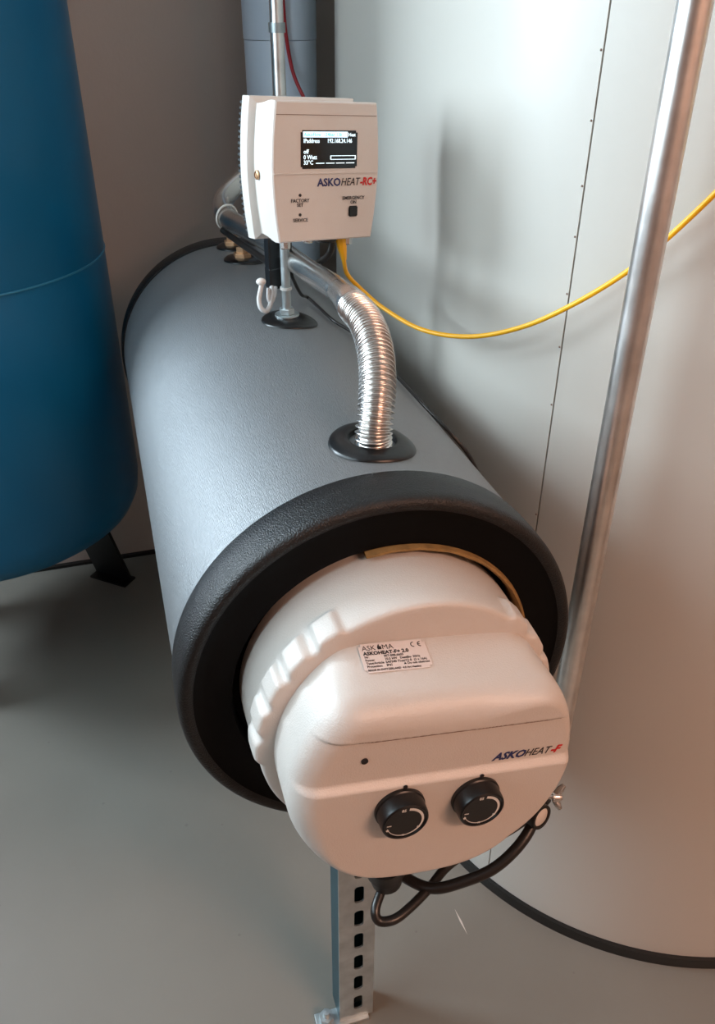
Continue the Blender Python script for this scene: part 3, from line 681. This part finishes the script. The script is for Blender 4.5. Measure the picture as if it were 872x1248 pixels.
# plug hanging beside the rod with its light grey lead
plug = thing('hanging_plug', 'long black plug hanging left of the rod with a light grey cable loop', 'plug', (0.005, 0.500, 0.235))
MP = Matrix.Translation((0.0065, 0.520, 0.272)) @ Matrix.Rotation(0.2, 4, 'Z')
bm = bmesh.new(); box(bm, (-0.0088, -0.0075, -0.010), (0.0088, 0.0075, 0.040), 0.0012, MP); link('plug_body', bm, 'black_smooth', plug, smooth=False)
bm = bmesh.new(); box(bm, (-0.0092, -0.0085, -0.036), (0.0092, 0.0085, -0.008), 0.0018, MP); link('plug_socket', bm, 'black_smooth', plug, smooth=False)
bm = bmesh.new(); sweep(bm, cr([(0.002, 0.512, 0.240), (0.000, 0.503, 0.232), (-0.005, 0.494, 0.221), (-0.012, 0.488, 0.2155), (-0.0185, 0.489, 0.220), (-0.0195, 0.494, 0.230), (-0.0155, 0.498, 0.243), (-0.0130, 0.500, 0.250)], 10), 0.0033, 14); link('grey_lead', bm, 'grey_cable', plug)
bm = bmesh.new(); sweep(bm, cr([(0.0065, 0.510, 0.240), (0.003, 0.502, 0.230), (-0.003, 0.497, 0.224), (-0.006, 0.499, 0.229), (-0.004, 0.506, 0.240)], 8), 0.0026, 12); link('grey_lead', bm, 'grey_cable', plug)
bm = bmesh.new(); bmesh.ops.create_uvsphere(bm, u_segments=16, v_segments=10, radius=0.0060, matrix=Matrix.Translation((-0.0145, 0.500, 0.2515)) @ Matrix.Diagonal((1.1, 1, 0.8, 1))); link('white_end', bm, 'nylon', plug)

# ------------------------------------------------------------------ pipes in the background and on the right
vp = thing('wide_pipe', 'wide pale blue vertical pipe standing before the back wall', 'pipe', (0.182, 1.25, FLOOR))
bm = bmesh.new(); lathe(bm, [(0.0700, FLOOR), (0.0700, 0.497)], (0.182, 1.25, 0), (0, 0, 1), 72); link('lower_length', bm, 'bluepipe', vp)
bm = bmesh.new(); lathe(bm, [(0.0705, 0.498), (0.0712, 0.500), (0.0708, CEIL)], (0.182, 1.25, 0), (0, 0, 1), 72); link('upper_length', bm, 'bluepipe', vp)
cable('red_cable', [(0.166, 1.160, 1.768), (0.166, 1.160, 1.2), (0.168, 1.165, 0.75), (0.172, 1.168, 0.60), (0.176, 1.172, 0.52), (0.184, 1.172, 0.463), (0.192, 1.165, 0.432), (0.204, 1.150, 0.402), (0.222, 1.13, 0.36), (0.24, 1.11, 0.28)], 0.0035, 'red', 'thin red cable passing in front of the wide pale blue pipe', 'cable')
rp = thing('steel_pipe', 'bare steel vertical pipe rising to the right of the grey tank', 'pipe', (0.262, 0.072, -0.29))
px, py = 0.2610, 0.0705
bm = bmesh.new(); sweep(bm, [Vector((px, py, CEIL)), Vector((px, py, -0.235))], 0.0142, 48); link('upright', bm, 'pipe_steel', rp)
bm = bmesh.new(); sweep(bm, cr([(px, py, -0.225), (px, py, -0.25), (px-0.012, py+0.004, -0.278), (px-0.04, py+0.012, -0.288), (0.12, 0.12, -0.288), (0.075, 0.135, -0.275), (0.066, 0.138, -0.24), (0.066, 0.138, -0.192)], 10), 0.0146, 32); link('elbow', bm, 'pipe_steel', rp)

# ------------------------------------------------------------------ large white tank with an oval footprint
WCX, WY_A, WY_B, WR = 0.679, 0.417, 0.900, 0.465
wt = thing('buffer_tank', 'large white tank with rounded front and black base ring filling the right side', 'water tank', (WCX, 0.65, FLOOR))
def foot(r, da=2.0):
    """oval outline as a list of points, counter-clockwise, from the front arc round to the left side"""
    pts = []
    a = -180.0
    while a <= 0.01: pts.append((WCX + r*math.cos(math.radians(a)), WY_A + r*math.sin(math.radians(a)))); a += da
    for k in range(1, 8): pts.append((WCX + r, WY_A + (WY_B-WY_A)*k/8))
    a = 0.0
    while a <= 180.01: pts.append((WCX + r*math.cos(math.radians(a)), WY_B + r*math.sin(math.radians(a)))); a += da
    for k in range(1, 8): pts.append((WCX - r, WY_B - (WY_B-WY_A)*k/8))
    return pts
def wall_strip(bm, idx, r, z0, z1, t=0.004, closed=False):
    o_, i_ = foot(r), foot(r-t)
    rows = [[bm.verts.new((*o_[k], z0)), bm.verts.new((*o_[k], z1)), bm.verts.new((*i_[k], z1)), bm.verts.new((*i_[k], z0))] for k in idx]
    for p, q in list(zip(rows, rows[1:])) + ([(rows[-1], rows[0])] if closed else []):
        for j in range(4): bm.faces.new((p[j], p[(j+1) % 4], q[(j+1) % 4], q[j]))
    if not closed: bm.faces.new(rows[0]); bm.faces.new(rows[-1][::-1])
NF = len(foot(1.0)); A0 = -152.5                   # direction of the upright joint on the front arc
_f0 = foot
def foot(r, da=2.0):
    pts = _f0(r, da); k = int((A0+180)/da)
    g_ = math.degrees(0.0010/WR)                   # two extra points bound the joint
    ex = [(WCX + r*math.cos(math.radians(a)), WY_A + r*math.sin(math.radians(a))) for a in (A0-g_, A0+g_)]
    return pts[:k+1] + ex + pts[k+1:]
K = int((A0+180)/2.0); NF += 2
bm = bmesh.new(); wall_strip(bm, list(range(K+2, K+90)), WR, FLOOR+0.018, 1.30); link('jacket_panel', bm, 'jacket', wt, angle=0.5)
bm = bmesh.new(); wall_strip(bm, list(range(K+89, NF)) + list(range(0, K+2)), WR, FLOOR+0.018, 1.30); link('jacket_panel', bm, 'jacket', wt, angle=0.5)
bm = bmesh.new(); wall_strip(bm, [K, K+1, K+2, K+3], WR-0.0042, FLOOR+0.018, 1.30); link('joint_strip', bm, 'seam', wt, angle=0.5)
for z in (0.02, 0.17, 0.24, 0.30, 0.36, 0.41, 0.47, 0.53):
    bm = bmesh.new(); a = math.radians(A0-0.35)
    bmesh.ops.create_uvsphere(bm, u_segments=8, v_segments=6, radius=0.0012, matrix=Matrix.Translation((WCX+WR*math.cos(a), WY_A+WR*math.sin(a), z)))
    link('rivet', bm, 'seam', wt)
bm = bmesh.new(); wall_strip(bm, list(range(NF)), WR+0.0065, FLOOR, FLOOR+0.021, 0.02, True); link('base_ring', bm, 'rubber', wt, angle=0.7)
bm = bmesh.new(); wall_strip(bm, list(range(NF)), WR+0.003, 1.29, 1.32, 0.02, True)
bm.faces.new([bm.verts.new((*p, 1.318)) for p in foot(WR)]); link('lid', bm, 'black_smooth', wt, angle=0.5)

# ------------------------------------------------------------------ blue expansion vessel
VC = (-0.505, 1.06); VR = 0.30
ve = thing('expansion_vessel', 'tall blue painted steel vessel with a welded seam at the left', 'vessel', (VC[0], VC[1], FLOOR))
bm = bmesh.new()
pr = [(0.0001, -0.395), (0.08, -0.392), (0.16, -0.384), (0.22, -0.371), (0.26, -0.356), (0.285, -0.338), (0.296, -0.315), (VR, -0.285), (VR, 0.0), (VR, 0.171), (VR-0.001, 0.1745), (VR-0.001, 0.1765), (VR, 0.180), (VR, 0.6), (VR, 1.1)]
lathe(bm, pr + [(0.29, 1.16), (0.25, 1.22), (0.16, 1.26), (0.0001, 1.27)], (VC[0], VC[1], 0), (0, 0, 1), 128); link('shell', bm, 'vessel', ve, angle=1.0)
bm = bmesh.new(); lathe(bm, [(VR-0.001, 0), (VR+0.0014, 0.0008), (VR+0.0018, 0.002), (VR+0.0014, 0.0032), (VR-0.001, 0.004)], (VC[0], VC[1], 0.1735), (0, 0, 1), 128); link('weld_seam', bm, 'weld', ve)
for a, ro in ((50, 0.31), (140, 0.22), (225, 0.20)):
    ar = math.radians(a); bm = bmesh.new(); Mx = Matrix.Translation((VC[0], VC[1], 0)) @ Matrix.Rotation(ar, 4, 'Z')
    vs_ = box(bm, (-0.004, -0.055, FLOOR+0.004), (0.004, 0.055, -0.34))
    for v in vs_: v.co.x += ro if v.co.z < -0.5 else 0.20
    bm.transform(Mx); box(bm, (ro-0.03, -0.055, FLOOR), (ro+0.015, 0.055, FLOOR+0.005), 0, Mx)
    link('leg', bm, 'black_smooth', ve, smooth=False)
